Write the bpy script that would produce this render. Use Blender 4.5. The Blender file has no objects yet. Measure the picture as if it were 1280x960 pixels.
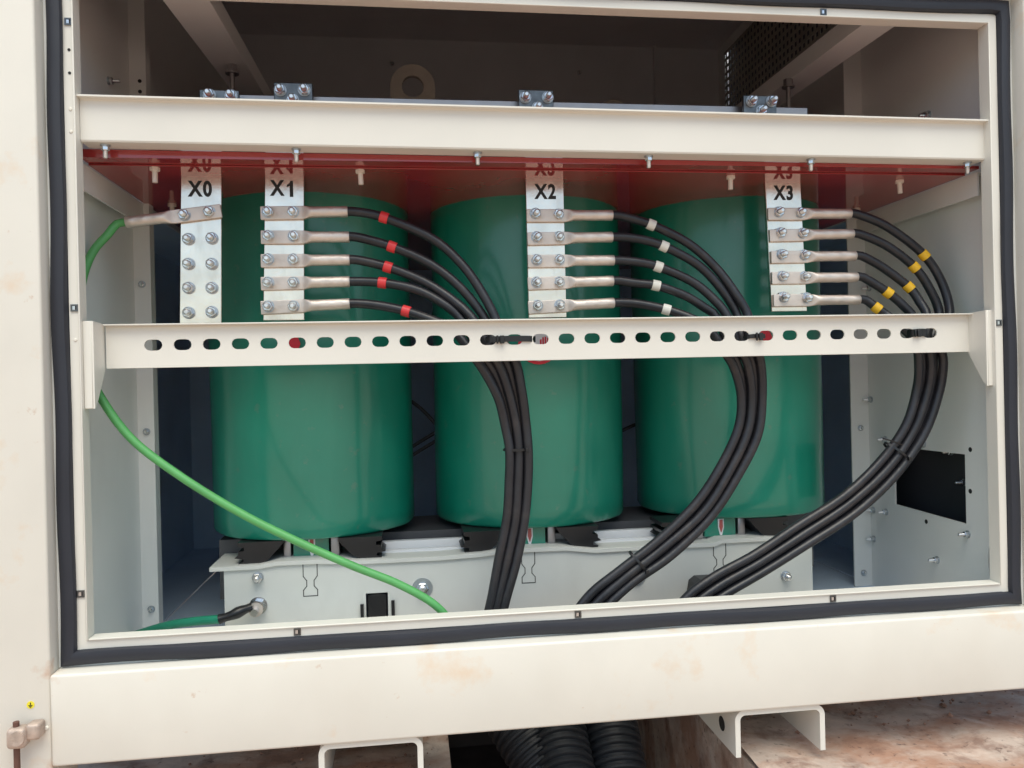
import bpy, bmesh, math, random
from mathutils import Vector, Matrix
from mathutils.geometry import tessellate_polygon
random.seed(7)
scene = bpy.context.scene
COL = scene.collection

# ------------------------------------------------------------------ camera
cam_data = bpy.data.cameras.new('camera')
cam = bpy.data.objects.new('camera', cam_data)
COL.objects.link(cam)
cam_data.sensor_width = 36.0
cam_data.lens = 995.465 / 1280.0 * 36.0
cam_data.clip_start = 0.02
cam_data.clip_end = 500.0
def camera_matrix(yaw, pitch, roll, loc):
    cy, sy = math.cos(yaw), math.sin(yaw)
    cp, sp = math.cos(pitch), math.sin(pitch)
    cr, sr = math.cos(roll), math.sin(roll)
    B = Matrix(((1, 0, 0), (0, 0, -1), (0, 1, 0)))
    Ry = Matrix(((cy, 0, -sy), (0, 1, 0), (sy, 0, cy)))
    Rp = Matrix(((1, 0, 0), (0, cp, sp), (0, -sp, cp)))
    Rr = Matrix(((cr, -sr, 0), (sr, cr, 0), (0, 0, 1)))
    R = Rr @ Rp @ Ry @ B
    right, down, fwd = R[0], R[1], R[2]
    M = Matrix((( right[0], -down[0], -fwd[0], loc[0]),
                ( right[1], -down[1], -fwd[1], loc[1]),
                ( right[2], -down[2], -fwd[2], loc[2]),
                (0, 0, 0, 1)))
    return M
cam.matrix_world = camera_matrix(0.1304, -0.0021, -0.0232, (0.4889, -1.2436, 0.3776))
scene.camera = cam

# ------------------------------------------------------------------ light
SUN_EL, SUN_AZ = math.radians(64), math.radians(180)     # azimuth from +Y towards +X
world = bpy.data.worlds.new('World')
scene.world = world
world.use_nodes = True
wn, wl = world.node_tree.nodes, world.node_tree.links
wn.clear()
wo = wn.new('ShaderNodeOutputWorld'); bg = wn.new('ShaderNodeBackground')
sky = wn.new('ShaderNodeTexSky'); sky.sky_type = 'NISHITA'
sky.sun_disc = False
sky.sun_elevation = SUN_EL
sky.sun_rotation = SUN_AZ
sky.air_density = 1.0; sky.dust_density = 2.5; sky.ozone_density = 1.0; sky.altitude = 300
bg.inputs['Strength'].default_value = 0.15
wl.new(sky.outputs[0], bg.inputs['Color']); wl.new(bg.outputs[0], wo.inputs['Surface'])
sd = bpy.data.lights.new('sun', 'SUN'); sun = bpy.data.objects.new('sun', sd); COL.objects.link(sun)
sd.energy = 1.9; sd.angle = math.radians(50); sd.color = (1.0, 0.95, 0.88)
sp_ = Vector((math.sin(SUN_AZ) * math.cos(SUN_EL), math.cos(SUN_AZ) * math.cos(SUN_EL), math.sin(SUN_EL)))
sun.rotation_euler = (-sp_).to_track_quat('-Z', 'Y').to_euler()
sun.location = sp_ * 20
vs = scene.view_settings
vs.view_transform = 'Standard'; vs.look = 'None'; vs.exposure = 0.38; vs.gamma = 1.0
vs.use_curve_mapping = False
vs.use_white_balance = True
vs.white_balance_temperature = 6700
vs.white_balance_tint = 1

# ------------------------------------------------------------------ materials
def mat(name, color, rough=0.5, metal=0.0, bump=0.0, bscale=60, var=0.06, vscale=6, coat=0.0, spec=0.5, stain=None, rvar=0.08, ior=None, corner_rust=False):
    m = bpy.data.materials.new(name); m.use_nodes = True
    n, l = m.node_tree.nodes, m.node_tree.links
    b = n['Principled BSDF']
    tc = n.new('ShaderNodeTexCoord')
    geo = n.new('ShaderNodeNewGeometry')
    nz = n.new('ShaderNodeTexNoise'); nz.inputs['Scale'].default_value = vscale; nz.inputs['Detail'].default_value = 5
    l.new(geo.outputs['Position'], nz.inputs['Vector'])
    mr = n.new('ShaderNodeMapRange'); mr.inputs[1].default_value = 0.3; mr.inputs[2].default_value = 0.7
    mr.inputs[3].default_value = 1 - var; mr.inputs[4].default_value = 1 + var
    l.new(nz.outputs['Fac'], mr.inputs[0])
    mx = n.new('ShaderNodeMix'); mx.data_type = 'RGBA'; mx.blend_type = 'MULTIPLY'; mx.inputs[0].default_value = 1
    mx.inputs[6].default_value = (*color, 1); l.new(mr.outputs[0], mx.inputs[7])
    out = mx.outputs[2]
    if stain:
        for (scol, sscale, lo, hi, amt, stretch) in stain:
            mp = n.new('ShaderNodeMapping'); mp.inputs['Scale'].default_value = stretch
            l.new(geo.outputs['Position'], mp.inputs['Vector'])
            s = n.new('ShaderNodeTexNoise'); s.inputs['Scale'].default_value = sscale; s.inputs['Detail'].default_value = 6
            s.inputs['Roughness'].default_value = 0.6
            l.new(mp.outputs[0], s.inputs['Vector'])
            r2 = n.new('ShaderNodeMapRange'); r2.inputs[1].default_value = lo; r2.inputs[2].default_value = hi
            r2.inputs[3].default_value = 0; r2.inputs[4].default_value = amt
            l.new(s.outputs['Fac'], r2.inputs[0])
            m2 = n.new('ShaderNodeMix'); m2.data_type = 'RGBA'
            l.new(r2.outputs[0], m2.inputs[0]); l.new(out, m2.inputs[6]); m2.inputs[7].default_value = (*scol, 1)
            out = m2.outputs[2]
    if corner_rust:      # rust and red dust gathered in the lower corners of the doorway
        for cpt, rad in (((-0.029, -0.03, -0.020), 0.008), ((1.528, -0.03, -0.02), 0.006), ((-0.0265, -0.03, -0.155), 0.004)):
            vm = n.new('ShaderNodeVectorMath'); vm.operation = 'DISTANCE'; vm.inputs[1].default_value = cpt
            l.new(geo.outputs['Position'], vm.inputs[0])
            ns_ = n.new('ShaderNodeTexNoise'); ns_.inputs['Scale'].default_value = 70; ns_.inputs['Detail'].default_value = 5
            l.new(geo.outputs['Position'], ns_.inputs['Vector'])
            ad = n.new('ShaderNodeMath'); ad.operation = 'MULTIPLY_ADD'; ad.inputs[1].default_value = 0.05
            l.new(ns_.outputs['Fac'], ad.inputs[0]); l.new(vm.outputs['Value'], ad.inputs[2])
            r3 = n.new('ShaderNodeMapRange'); r3.inputs[1].default_value = rad + 0.008; r3.inputs[2].default_value = rad + 0.034
            r3.inputs[3].default_value = 0.8; r3.inputs[4].default_value = 0.0
            l.new(ad.outputs[0], r3.inputs[0])
            m3 = n.new('ShaderNodeMix'); m3.data_type = 'RGBA'; l.new(r3.outputs[0], m3.inputs[0]); l.new(out, m3.inputs[6]); m3.inputs[7].default_value = (0.55, 0.30, 0.17, 1)
            out = m3.outputs[2]
    l.new(out, b.inputs['Base Color'])
    nr = n.new('ShaderNodeTexNoise'); nr.inputs['Scale'].default_value = vscale * 4; nr.inputs['Detail'].default_value = 4
    l.new(geo.outputs['Position'], nr.inputs['Vector'])
    rr = n.new('ShaderNodeMapRange'); rr.inputs[3].default_value = max(0.02, rough - rvar); rr.inputs[4].default_value = min(1, rough + rvar)
    l.new(nr.outputs['Fac'], rr.inputs[0]); l.new(rr.outputs[0], b.inputs['Roughness'])
    b.inputs['Metallic'].default_value = metal
    b.inputs['Specular IOR Level'].default_value = spec
    if ior: b.inputs['IOR'].default_value = ior
    b.inputs['Coat Weight'].default_value = coat
    b.inputs['Coat Roughness'].default_value = 0.15
    if bump:
        nb = n.new('ShaderNodeTexNoise'); nb.inputs['Scale'].default_value = bscale; nb.inputs['Detail'].default_value = 3
        l.new(geo.outputs['Position'], nb.inputs['Vector'])
        bp = n.new('ShaderNodeBump'); bp.inputs['Strength'].default_value = bump; bp.inputs['Distance'].default_value = 0.002
        l.new(nb.outputs['Fac'], bp.inputs['Height']); l.new(bp.outputs[0], b.inputs['Normal'])
    return m
RUST = (0.62, 0.30, 0.12)
M = {}
M['paint'] = mat('cream_paint', (0.76, 0.73, 0.665), 0.42, var=0.03, bump=0.05, bscale=500)
M['paint_out'] = mat('cream_paint_weathered', (0.76, 0.725, 0.655), 0.42, var=0.035, bump=0.05, bscale=500, corner_rust=True,
                     stain=[((0.74, 0.52, 0.33), 11, 0.60, 0.74, 0.50, (1, 1, 1)), ((0.50, 0.27, 0.13), 38, 0.68, 0.78, 0.6, (1, 1, 1)), ((0.66, 0.60, 0.52), 4, 0.5, 0.8, 0.35, (1, 1, 0.5)),
                            ((0.40, 0.32, 0.25), 120, 0.74, 0.82, 0.5, (1, 1, 0.6))])
M['paint_in'] = mat('grey_beige_paint', (0.80, 0.80, 0.775), 0.45, var=0.03, bump=0.1, bscale=200,
                    stain=[((0.66, 0.65, 0.62), 5, 0.58, 0.85, 0.35, (1, 1, 0.4))])
M['paint_rear'] = mat('grey_beige_paint_rear', (0.74, 0.74, 0.76), 0.5, var=0.05)
M['clamp'] = mat('clamp_paint', (0.64, 0.65, 0.62), 0.45, var=0.05, bump=0.05, bscale=300, stain=[((0.48, 0.48, 0.45), 9, 0.5, 0.8, 0.4, (1, 1, 0.5))])
M['mesh_steel'] = mat('mesh_steel', (0.38, 0.35, 0.30), 0.5, var=0.15, vscale=20)
M['rail'] = mat('pale_rail', (0.74, 0.75, 0.78), 0.4, 0.2, var=0.05)
M['rust'] = mat('rusty_paint', (0.60, 0.30, 0.15), 0.8, var=0.25, vscale=60)
M['rubber'] = mat('rubber_seal', (0.020, 0.022, 0.032), 0.55, var=0.15, bump=0.3, bscale=30)
M['cable'] = mat('black_cable', (0.020, 0.020, 0.025), 0.36, var=0.2, vscale=30, bump=0.25, bscale=90,
                 stain=[((0.10, 0.08, 0.07), 25, 0.55, 0.8, 0.35, (1, 1, 1))])
M['black'] = mat('black_plastic', (0.012, 0.012, 0.014), 0.35, var=0.1)
M['corrugated'] = mat('corrugated_plastic', (0.02, 0.022, 0.026), 0.5, var=0.2, vscale=20)
M['green_cable'] = mat('green_cable', (0.10, 0.36, 0.11), 0.4, var=0.08, vscale=30)
M['green_dark'] = mat('dark_green_cable', (0.02, 0.25, 0.15), 0.4, var=0.08, vscale=30)
M['red'] = mat('red_tape', (0.75, 0.045, 0.05), 0.4)
M['white'] = mat('white_tape', (0.80, 0.76, 0.68), 0.45)
M['yellow'] = mat('yellow_tape', (0.85, 0.50, 0.03), 0.4)
M['nylon'] = mat('nylon', (0.75, 0.66, 0.58), 0.4)
M['resin'] = mat('green_resin', (0.010, 0.220, 0.145), 0.34, var=0.14, vscale=5, bump=0.35, bscale=14, coat=0.8, rvar=0.12,
                 stain=[((0.07, 0.30, 0.21), 7, 0.5, 0.8, 0.4, (1, 1, 0.25)), ((0.10, 0.20, 0.15), 45, 0.62, 0.72, 0.5, (1, 1, 1)), ((0.25, 0.30, 0.24), 160, 0.70, 0.78, 0.35, (1, 1, 1))])
M['sheet'] = mat('red_sheet', (0.34, 0.038, 0.040), 0.06, var=0.1, rvar=0.03, ior=1.6, spec=0.6)
M['tin'] = mat('tinned_copper', (0.82, 0.74, 0.67), 0.22, 1.0, var=0.12, vscale=25, bump=0.06, bscale=120, rvar=0.12,
               stain=[((0.55, 0.48, 0.42), 30, 0.55, 0.75, 0.5, (1, 1, 0.3))])
M['lug'] = mat('lug_tin', (0.76, 0.67, 0.60), 0.52, 0.85, var=0.08, vscale=40, bump=0.15, bscale=200)
M['zinc'] = mat('zinc_bolt', (0.70, 0.71, 0.73), 0.25, 1.0, var=0.12, vscale=80)
M['washer'] = mat('zinc_washer', (0.52, 0.55, 0.58), 0.48, 1.0, var=0.12, vscale=80)
M['stud_end'] = mat('bolt_thread', (0.80, 0.80, 0.80), 0.34, 0.9, var=0.1, vscale=80)
M['alu'] = mat('aluminium', (0.42, 0.40, 0.41), 0.42, 1.0, var=0.1, vscale=20)
M['galv'] = mat('galvanised', (0.15, 0.155, 0.16), 0.32, 0.9, var=0.35, vscale=60)
M['core'] = mat('core_steel', (0.10, 0.10, 0.11), 0.5, 0.4, var=0.2)
M['ink'] = mat('black_ink', (0.012, 0.012, 0.012), 0.5)
M['cut'] = mat('cut_line', (0.02, 0.02, 0.02), 0.8)
M['sticker'] = mat('sticker_white', (0.75, 0.75, 0.76), 0.35)
M['sticker_red'] = mat('sticker_red', (0.65, 0.02, 0.04), 0.35)
M['mark_red'] = mat('faded_red', (0.42, 0.10, 0.09), 0.5)
M['mark_yellow'] = mat('sticker_yellow', (0.85, 0.72, 0.05), 0.4)
M['concrete'] = mat('concrete', (0.56, 0.45, 0.38), 0.9, var=0.25, vscale=14, bump=1.0, bscale=60,
                    stain=[((0.36, 0.18, 0.11), 7, 0.42, 0.60, 0.8, (1, 1.6, 1)), ((0.20, 0.11, 0.08), 19, 0.52, 0.68, 0.7, (1, 1, 1)), ((0.09, 0.05, 0.04), 75, 0.60, 0.70, 0.75, (1, 1, 1)),
                           ((0.7, 0.62, 0.56), 12, 0.55, 0.75, 0.6, (1, 1, 1))])
M['soil'] = mat('red_soil', (0.52, 0.38, 0.29), 0.95, var=0.2, vscale=2, bump=0.5, bscale=10)
M['grit'] = mat('grit', (0.30, 0.17, 0.12), 0.95, var=0.5, vscale=60)
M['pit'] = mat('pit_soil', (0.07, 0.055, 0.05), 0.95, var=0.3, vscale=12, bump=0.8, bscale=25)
M['latch'] = mat('dusty_latch', (0.52, 0.42, 0.36), 0.6, 0.5, var=0.25, vscale=60, bump=0.6, bscale=120)
M['rod'] = mat('rusty_rod', (0.16, 0.08, 0.06), 0.7, 0.3, var=0.2, vscale=60)

# ------------------------------------------------------------------ mesh helpers
class MB:
    def __init__(s): s.v = []; s.f = []; s.sm = []
    def add(s, vs, fs, smooth=False):
        o = len(s.v); s.v += [tuple(p) for p in vs]
        s.f += [tuple(i + o for i in f) for f in fs]; s.sm += [smooth] * len(fs)
        return s
    def box(s, x0, x1, y0, y1, z0, z1, bev=0.0, seg=2):
        if bev:
            bm = bmesh.new()
            bmesh.ops.create_cube(bm, size=1)
            for v in bm.verts:
                v.co = Vector(((x0 + x1) / 2 + v.co.x * (x1 - x0), (y0 + y1) / 2 + v.co.y * (y1 - y0), (z0 + z1) / 2 + v.co.z * (z1 - z0)))
            bmesh.ops.bevel(bm, geom=bm.edges[:], offset=bev, segments=seg, affect='EDGES', profile=0.5)
            bm.verts.index_update()
            s.add([v.co for v in bm.verts], [[v.index for v in f.verts] for f in bm.faces], True)
            bm.free(); return s
        v = [(x, y, z) for x in (x0, x1) for y in (y0, y1) for z in (z0, z1)]
        return s.add(v, [(0, 1, 3, 2), (4, 6, 7, 5), (0, 4, 5, 1), (2, 3, 7, 6), (0, 2, 6, 4), (1, 5, 7, 3)])
    def loft(s, rings, cap=True, smooth=True, closed=True):
        n = len(rings[0]); v = [p for r in rings for p in r]; f = []
        for i in range(len(rings) - 1):
            for j in range(n if closed else n - 1):
                k = (j + 1) % n
                f.append((i * n + j, i * n + k, (i + 1) * n + k, (i + 1) * n + j))
        s.add(v, f, smooth)
        if cap:
            o = len(s.v) - len(v)
            s.f.append(tuple(o + j for j in reversed(range(n)))); s.sm.append(False)
            s.f.append(tuple(o + (len(rings) - 1) * n + j for j in range(n))); s.sm.append(False)
        return s
    def cyl(s, a, b, r, r2=None, n=20, cap=True, smooth=True):
        return s.tube([a, b], r, n, cap, r2, smooth)
    def tube(s, pts, r, n=14, cap=True, r2=None, smooth=True):
        P = [Vector(p) for p in pts]; rings = []
        t = (P[1] - P[0]).normalized()
        u = t.orthogonal().normalized()
        for i, p in enumerate(P):
            t2 = (P[min(i + 1, len(P) - 1)] - P[max(i - 1, 0)]).normalized()
            q = t.rotation_difference(t2); u = (q @ u); u = (u - t2 * u.dot(t2)).normalized(); w = t2.cross(u); t = t2
            rr = r(i / (len(P) - 1)) if callable(r) else (r if r2 is None else r + (r2 - r) * i / (len(P) - 1))
            rings.append([p + (u * math.cos(2 * math.pi * k / n) + w * math.sin(2 * math.pi * k / n)) * rr for k in range(n)])
        return s.loft(rings, cap, smooth)
    def prism(s, poly, d0, d1, axes='xzy', holes=()):
        """flat outline with holes, extruded; axes 'xzy' = outline in x,z extruded along y"""
        def P(a, b, d):
            o = {axes[0]: a, axes[1]: b, axes[2]: d}
            return (o['x'], o['y'], o['z'])
        loops = [list(poly)] + [list(h) for h in holes]
        flat = [p for lp in loops for p in lp]
        tris = tessellate_polygon([[Vector((a, b, 0)) for a, b in lp] for lp in loops])
        n = len(flat)
        v = [P(a, b, d0) for a, b in flat] + [P(a, b, d1) for a, b in flat]
        f = [tuple(t) for t in tris] + [tuple(i + n for i in reversed(t)) for t in tris]
        o = 0
        for lp in loops:
            m = len(lp)
            for i in range(m):
                j = (i + 1) % m
                f.append((o + i, o + j, o + j + n, o + i + n))
            o += m
        s.add(v, f)
        return s
    def mesh(s, name, origin=(0, 0, 0)):
        me = bpy.data.meshes.new(name)
        o = Vector(origin)
        me.from_pydata([Vector(p) - o for p in s.v], [], s.f)
        me.polygons.foreach_set('use_smooth', s.sm)
        bm = bmesh.new(); bm.from_mesh(me)
        bmesh.ops.recalc_face_normals(bm, faces=bm.faces[:])
        for e in bm.edges:
            if len(e.link_faces) == 2 and e.calc_face_angle(0) > math.radians(38): e.smooth = False
        bm.to_mesh(me); bm.free()
        return me
WP = {}
def empty(name, loc):
    o = bpy.data.objects.new(name, None); o.empty_display_size = 0.05
    o.location = loc; COL.objects.link(o); WP[o.name] = Vector(loc); return o
def attach(o, wloc, parent):
    if parent is not None:
        o.parent = parent; o.location = Vector(wloc) - WP[parent.name]
    else: o.location = wloc
    WP[o.name] = Vector(wloc)
def obj(name, mb, material, parent=None, label=None, origin=None):
    if origin is None:
        xs = [p[0] for p in mb.v]; ys = [p[1] for p in mb.v]; zs = [p[2] for p in mb.v]
        origin = ((min(xs) + max(xs)) / 2, (min(ys) + max(ys)) / 2, min(zs))
    me = mb.mesh(name, origin); me.materials.append(M[material])
    o = bpy.data.objects.new(name, me); COL.objects.link(o)
    attach(o, origin, parent)
    if label: o['label'] = label
    return o
def inst(name, me, wloc, parent, rot=(0, 0, 0), label=None):
    o = bpy.data.objects.new(name, me); COL.objects.link(o)
    attach(o, wloc, parent); o.rotation_euler = rot
    if label: o['label'] = label
    return o
def tag(o, label, cat, group=None, kind=None):
    if label: o['label'] = label
    if cat: o['category'] = cat
    if group: o['group'] = group
    if kind: o['kind'] = kind
    return o
def spline(pts, step=0.008):
    P = [Vector(p) for p in pts]; P = [P[0] * 2 - P[1]] + P + [P[-1] * 2 - P[-2]]; out = []
    for i in range(1, len(P) - 2):
        p0, p1, p2, p3 = P[i - 1:i + 3]
        n = max(2, int((p2 - p1).length / step))
        for k in range(n):
            t = k / n
            out.append(0.5 * ((2 * p1) + (p2 - p0) * t + (2 * p0 - 5 * p1 + 4 * p2 - p3) * t * t + (3 * p1 - p0 - 3 * p2 + p3) * t ** 3))
    out.append(P[-2]); return out
def circle(cx, cz, r, n=24, r2=None):
    r2 = r2 or r
    return [(cx + r * math.cos(2 * math.pi * k / n), cz + r2 * math.sin(2 * math.pi * k / n)) for k in range(n)]
def stadium(cx, cz, w, h, n=7):
    r = h / 2; out = []
    for k in range(n): a = -math.pi / 2 + math.pi * k / (n - 1); out.append((cx + w / 2 - r + r * math.cos(a), cz + r * math.sin(a)))
    for k in range(n): a = math.pi / 2 + math.pi * k / (n - 1); out.append((cx - w / 2 + r + r * math.cos(a), cz + r * math.sin(a)))
    return out
def rect(x0, x1, z0, z1): return [(x0, z0), (x1, z0), (x1, z1), (x0, z1)]
def bolt_mesh(name, wr=0.0104, nr=0.0090, tr=0.0050, tl=0.009, hexh=0.0065, material='zinc'):
    """washer, spring washer, hex nut and threaded end pointing to -Y"""
    b = MB()
    b.cyl((0, 0, 0), (0, -0.0016, 0), wr, n=24)
    b.cyl((0, -0.0016, 0), (0, -0.0034, 0), nr * 0.93, n=20)
    hexr = lambda y, r: [(r * math.cos(math.pi / 3 * k), y, r * math.sin(math.pi / 3 * k)) for k in range(6)]
    y0 = -0.0034
    b.loft([hexr(y0, nr), hexr(y0 - hexh * 0.85, nr), hexr(y0 - hexh, nr * 0.87)], smooth=False)
    y1 = y0 - hexh; pts = []; rings = []
    k = 0; y = y1 + 0.001
    while y > y1 - tl:
        rr = tr * (1.0 if k % 2 == 0 else 0.84)
        rings.append([(rr * math.cos(2 * math.pi * j / 14), y, rr * math.sin(2 * math.pi * j / 14)) for j in range(14)])
        y -= 0.0009; k += 1
    rings.append([(tr * 0.6 * math.cos(2 * math.pi * j / 14), y, tr * 0.6 * math.sin(2 * math.pi * j / 14)) for j in range(14)])
    b.loft(rings)
    me = b.mesh(name); me.materials.append(M[material]); me.materials.append(M['washer']); me.materials.append(M['stud_end'])
    for p in me.polygons:
        if p.center.y > -0.0030: p.material_index = 1
        elif p.center.y < y1 - 0.0012: p.material_index = 2
    return me
BOLT = bolt_mesh('bolt')
BOLT_S = bolt_mesh('small_bolt', 0.0072, 0.0062, 0.0036, 0.011, 0.005)
BOLT_L = bolt_mesh('large_bolt', 0.019, 0.0115, 0.0072, 0.006, 0.006)
SCREW = bolt_mesh('round_screw', 0.0068, 0.005, 0.003, 0.002, 0.003)
HANG = (math.pi / 2, 0, 0)       # -Y axis turned to point down
def hang(): return (math.pi / 2, 0, random.random() * 3)

# ------------------------------------------------------------------ ground and plinth
g = obj('ground', MB().box(-120, 120, -120, 120, -0.75, -0.62), 'soil'); tag(g, None, None, kind='structure')
def plinth(x0, x1, y0, y1):
    # rough top slab as a displaced grid
    b = MB(); nx, ny = int((x1 - x0) / 0.03), int((y1 - y0) / 0.03); v = []
    rnd = random.Random(3)
    for i in range(nx + 1):
        for j in range(ny + 1):
            x = x0 + (x1 - x0) * i / nx; y = y0 + (y1 - y0) * j / ny
            z = -0.246 + 0.004 * math.sin(x * 31 + y * 17) + rnd.uniform(-0.0007, 0.0007)
            v.append((x, y, z))
    f = [(i * (ny + 1) + j, (i + 1) * (ny + 1) + j, (i + 1) * (ny + 1) + j + 1, i * (ny + 1) + j + 1) for i in range(nx) for j in range(ny)]
    b.add(v, f, True)
    b.box(x0, x1, y0, y1, -0.62, -0.256)
    return b
for (x0, x1) in ((-0.5, 0.545), (1.03, 2.3)):
    o = obj('concrete_plinth', plinth(x0, x1, -0.12, 1.45), 'concrete'); tag(o, None, None, kind='structure')
gr = MB(); rg = random.Random(11)
for k in range(420):
    x = rg.choice((rg.uniform(0.02, 0.53), rg.uniform(1.04, 1.75), rg.uniform(1.2, 1.75))); y = 0.06 + rg.random() ** 1.4 * 0.6
    r = rg.uniform(0.0014, 0.0048) * (1.6 if rg.random() < 0.08 else 1); zc = -0.2455 + r * 0.3
    v = [(x + r * a * rg.uniform(0.7, 1.2), y + r * b * rg.uniform(0.7, 1.2), zc + r * c * rg.uniform(0.5, 0.9)) for (a, b, c) in ((1, 0, 0), (0, 1, 0), (-1, 0, 0), (0, -1, 0), (0, 0, 1), (0, 0, -1))]
    gr.add(v, [(0, 1, 4), (1, 2, 4), (2, 3, 4), (3, 0, 4), (1, 0, 5), (2, 1, 5), (3, 2, 5), (0, 3, 5)])
o = obj('grit', gr, 'grit'); tag(o, 'loose reddish grit scattered over the concrete under the cabinet', 'grit', kind='stuff')
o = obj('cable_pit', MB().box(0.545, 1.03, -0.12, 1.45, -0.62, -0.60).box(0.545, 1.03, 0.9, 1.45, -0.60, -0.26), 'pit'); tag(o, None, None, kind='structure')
o = obj('soil_patch', MB().box(1.07, 1.75, 0.55, 1.2, -0.245, -0.19, 0.02), 'soil'); tag(o, None, None, kind='structure')

# ------------------------------------------------------------------ enclosure
enc = empty('transformer_enclosure', (0.75, 0.0, -0.156))
tag(enc, 'cream painted steel cabinet standing open with a dark rubber seal round its doorway', 'cabinet')
# outer columns, sill and header
col_l = obj('corner_column', MB().box(-0.55, -0.0268, -0.03, 0.06, -0.24, 1.46, 0.004, 3), 'paint_out', enc, 'left column of the doorway, wide and flat')
col_r = obj('corner_column', MB().box(1.530, 1.95, -0.03, 0.06, -0.1555, 1.46, 0.004, 3), 'paint_out', enc, 'right column of the doorway')
sill = obj('sill', MB().box(-0.0262, 1.5296, -0.034, 0.06, -0.1555, -0.0245, 0.004, 3), 'paint_out', enc, 'deep bottom rail with orange dirt spots')
obj('header', MB().box(-0.0262, 1.5296, -0.03, 0.06, 1.018, 1.46, 0.004, 3), 'paint_out', enc)
# backing frame behind the seal
bk = MB(); bk.prism(rect(-0.0266, 1.5298, -0.0248, 1.0178), 0.0, 0.03, holes=[rect(0.0, 1.5, 0.0, 0.985)])
obj('seal_backing', bk, 'paint_in', enc)
# door frame lip: front face 13 mm wide, 22 mm deep return
lip = MB()
W1, H1, T = 1.5, 0.985, 0.0035
lip.prism(rect(0.0, W1, 0.0, H1), -0.002, T - 0.002, holes=[rect(0.0135, W1 - 0.0145, 0.0135, H1 - 0.0125)])
for (x0, x1, z0, z1) in ((0.0135, 0.016, 0.0135, H1 - 0.0125), (W1 - 0.017, W1 - 0.0145, 0.0135, H1 - 0.0125),
                         (0.0165, W1 - 0.0175, 0.0135, 0.0160), (0.0165, W1 - 0.0175, H1 - 0.015, H1 - 0.0125)):
    lip.box(x0, x1, -0.006, 0.020, z0, z1, 0.0008, 1)
obj('door_frame', lip, 'paint', enc)
# rubber seal: rounded strip following the doorway, a little uneven
def seal():
    b = MB(); rings = []
    x0, x1, z0, z1 = -0.0115, 1.5115, -0.0115, 0.9985
    path = []
    def seg(a, c, n):
        for k in range(n): path.append((a[0] + (c[0] - a[0]) * k / n, a[1] + (c[1] - a[1]) * k / n))
    seg((x0, z0), (x1, z0), 60); seg((x1, z0), (x1, z1), 40); seg((x1, z1), (x0, z1), 60); seg((x0, z1), (x0, z0), 40)
    n = len(path); sec = [(-0.0112, 0.004), (-0.0112, -0.007), (-0.009, -0.0105), (-0.004, -0.0118), (0.001, -0.0116), (0.004, -0.0108), (0.0085, -0.0085), (0.0108, -0.006), (0.0108, 0.004)]
    cx, cz = 0.75, 0.49
    for i in range(n + 1):
        px, pz = path[i % n]; a = path[(i - 1) % n]; c = path[(i + 1) % n]
        t = Vector((c[0] - a[0], c[1] - a[1])).normalized()
        corner = abs(t.x) > 0.01 and abs(t.y) > 0.01
        nx, nz = -t.y, t.x            # points inwards (path runs counter-clockwise)
        k = 1.414 if corner else 1.0
        wob = 0.0 if corner else 0.0012 * math.sin(i * 0.55) + 0.0008 * math.sin(i * 0.23 + 1)
        rings.append([(px + nx * k * (-s_ + (wob if 0 < q < 8 else 0)), d, pz + nz * k * (-s_ + (wob if 0 < q < 8 else 0))) for q, (s_, d) in enumerate(sec)])
    b.loft(rings, cap=False, smooth=True, closed=False)
    return b
obj('rubber_seal', seal(), 'rubber', enc)
# caged clip nuts and punched holes in the lip
def clip(x, z, horizontal=False):
    w = 0.0052
    c = MB().prism(rect(x - w, x + w, z - w, z + w), -0.0040, -0.0022, holes=[rect(x - w * 0.62, x + w * 0.62, z - w * 0.62, z + w * 0.62)])
    o = obj('clip_nut', c, 'galv', enc)
    obj('clip_core', MB().box(x - w * 0.5, x + w * 0.2, -0.0036, -0.0022, z - w * 0.5, z + w * 0.5), 'zinc', o)
    obj('clip_hole', MB().box(x + w * 0.22, x + w * 0.6, -0.0034, -0.0022, z - w * 0.55, z + w * 0.55), 'cut', o)
for (x, z) in ((0.0085, 0.921), (0.0075, 0.5015), (0.0065, 0.082), (0.3144, 0.0067), (0.7488, 0.0067), (1.180, 0.0067), (1.1864, 0.979), (1.4925, 0.46)):
    clip(x, z)
for (x, z) in ((0.0085, 0.880), (0.0085, 0.846)):
    obj('punched_hole', MB().cyl((x, -0.0020, z), (x, -0.0026, z), 0.0022, n=12), 'cut', enc)
for (x, z) in ((0.0085, 0.793), (0.0085, 0.760), (0.0075, 0.4546)):
    obj('rivet_head', MB().cyl((x, -0.0020, z), (x, -0.0034, z), 0.0028, 0.0018, n=12), 'white', enc)

# side walls, back wall, roof, floor
wl_ = obj('side_wall', MB().prism([(0.03, -0.11), (0.349, -0.11), (0.349, 0.738), (1.25, 0.738), (1.25, 1.45), (0.03, 1.45)], -0.024, -0.020, 'yzx'), 'paint_in', enc, 'left inner wall')
cut = [(0.3445, 0.0972), (0.1245, 0.0925), (0.1245, 0.2230), (0.3445, 0.2213)]
hole_b = [(0.052 + 0.018 * math.cos(a), 0.035 + 0.045 * math.sin(a)) for a in [2 * math.pi * k / 20 for k in range(20)]]
vent = rect(0.50, 1.20, 1.19, 1.42)
wr_ = obj('side_wall', MB().prism([(0.03, -0.11), (0.439, -0.11), (0.439, 0.738), (1.25, 0.738), (1.25, 1.45), (0.03, 1.45)], 1.520, 1.524, 'yzx', holes=[cut, hole_b, vent]), 'paint_in', enc, 'right inner wall with a rectangular cable cut-out')
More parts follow.
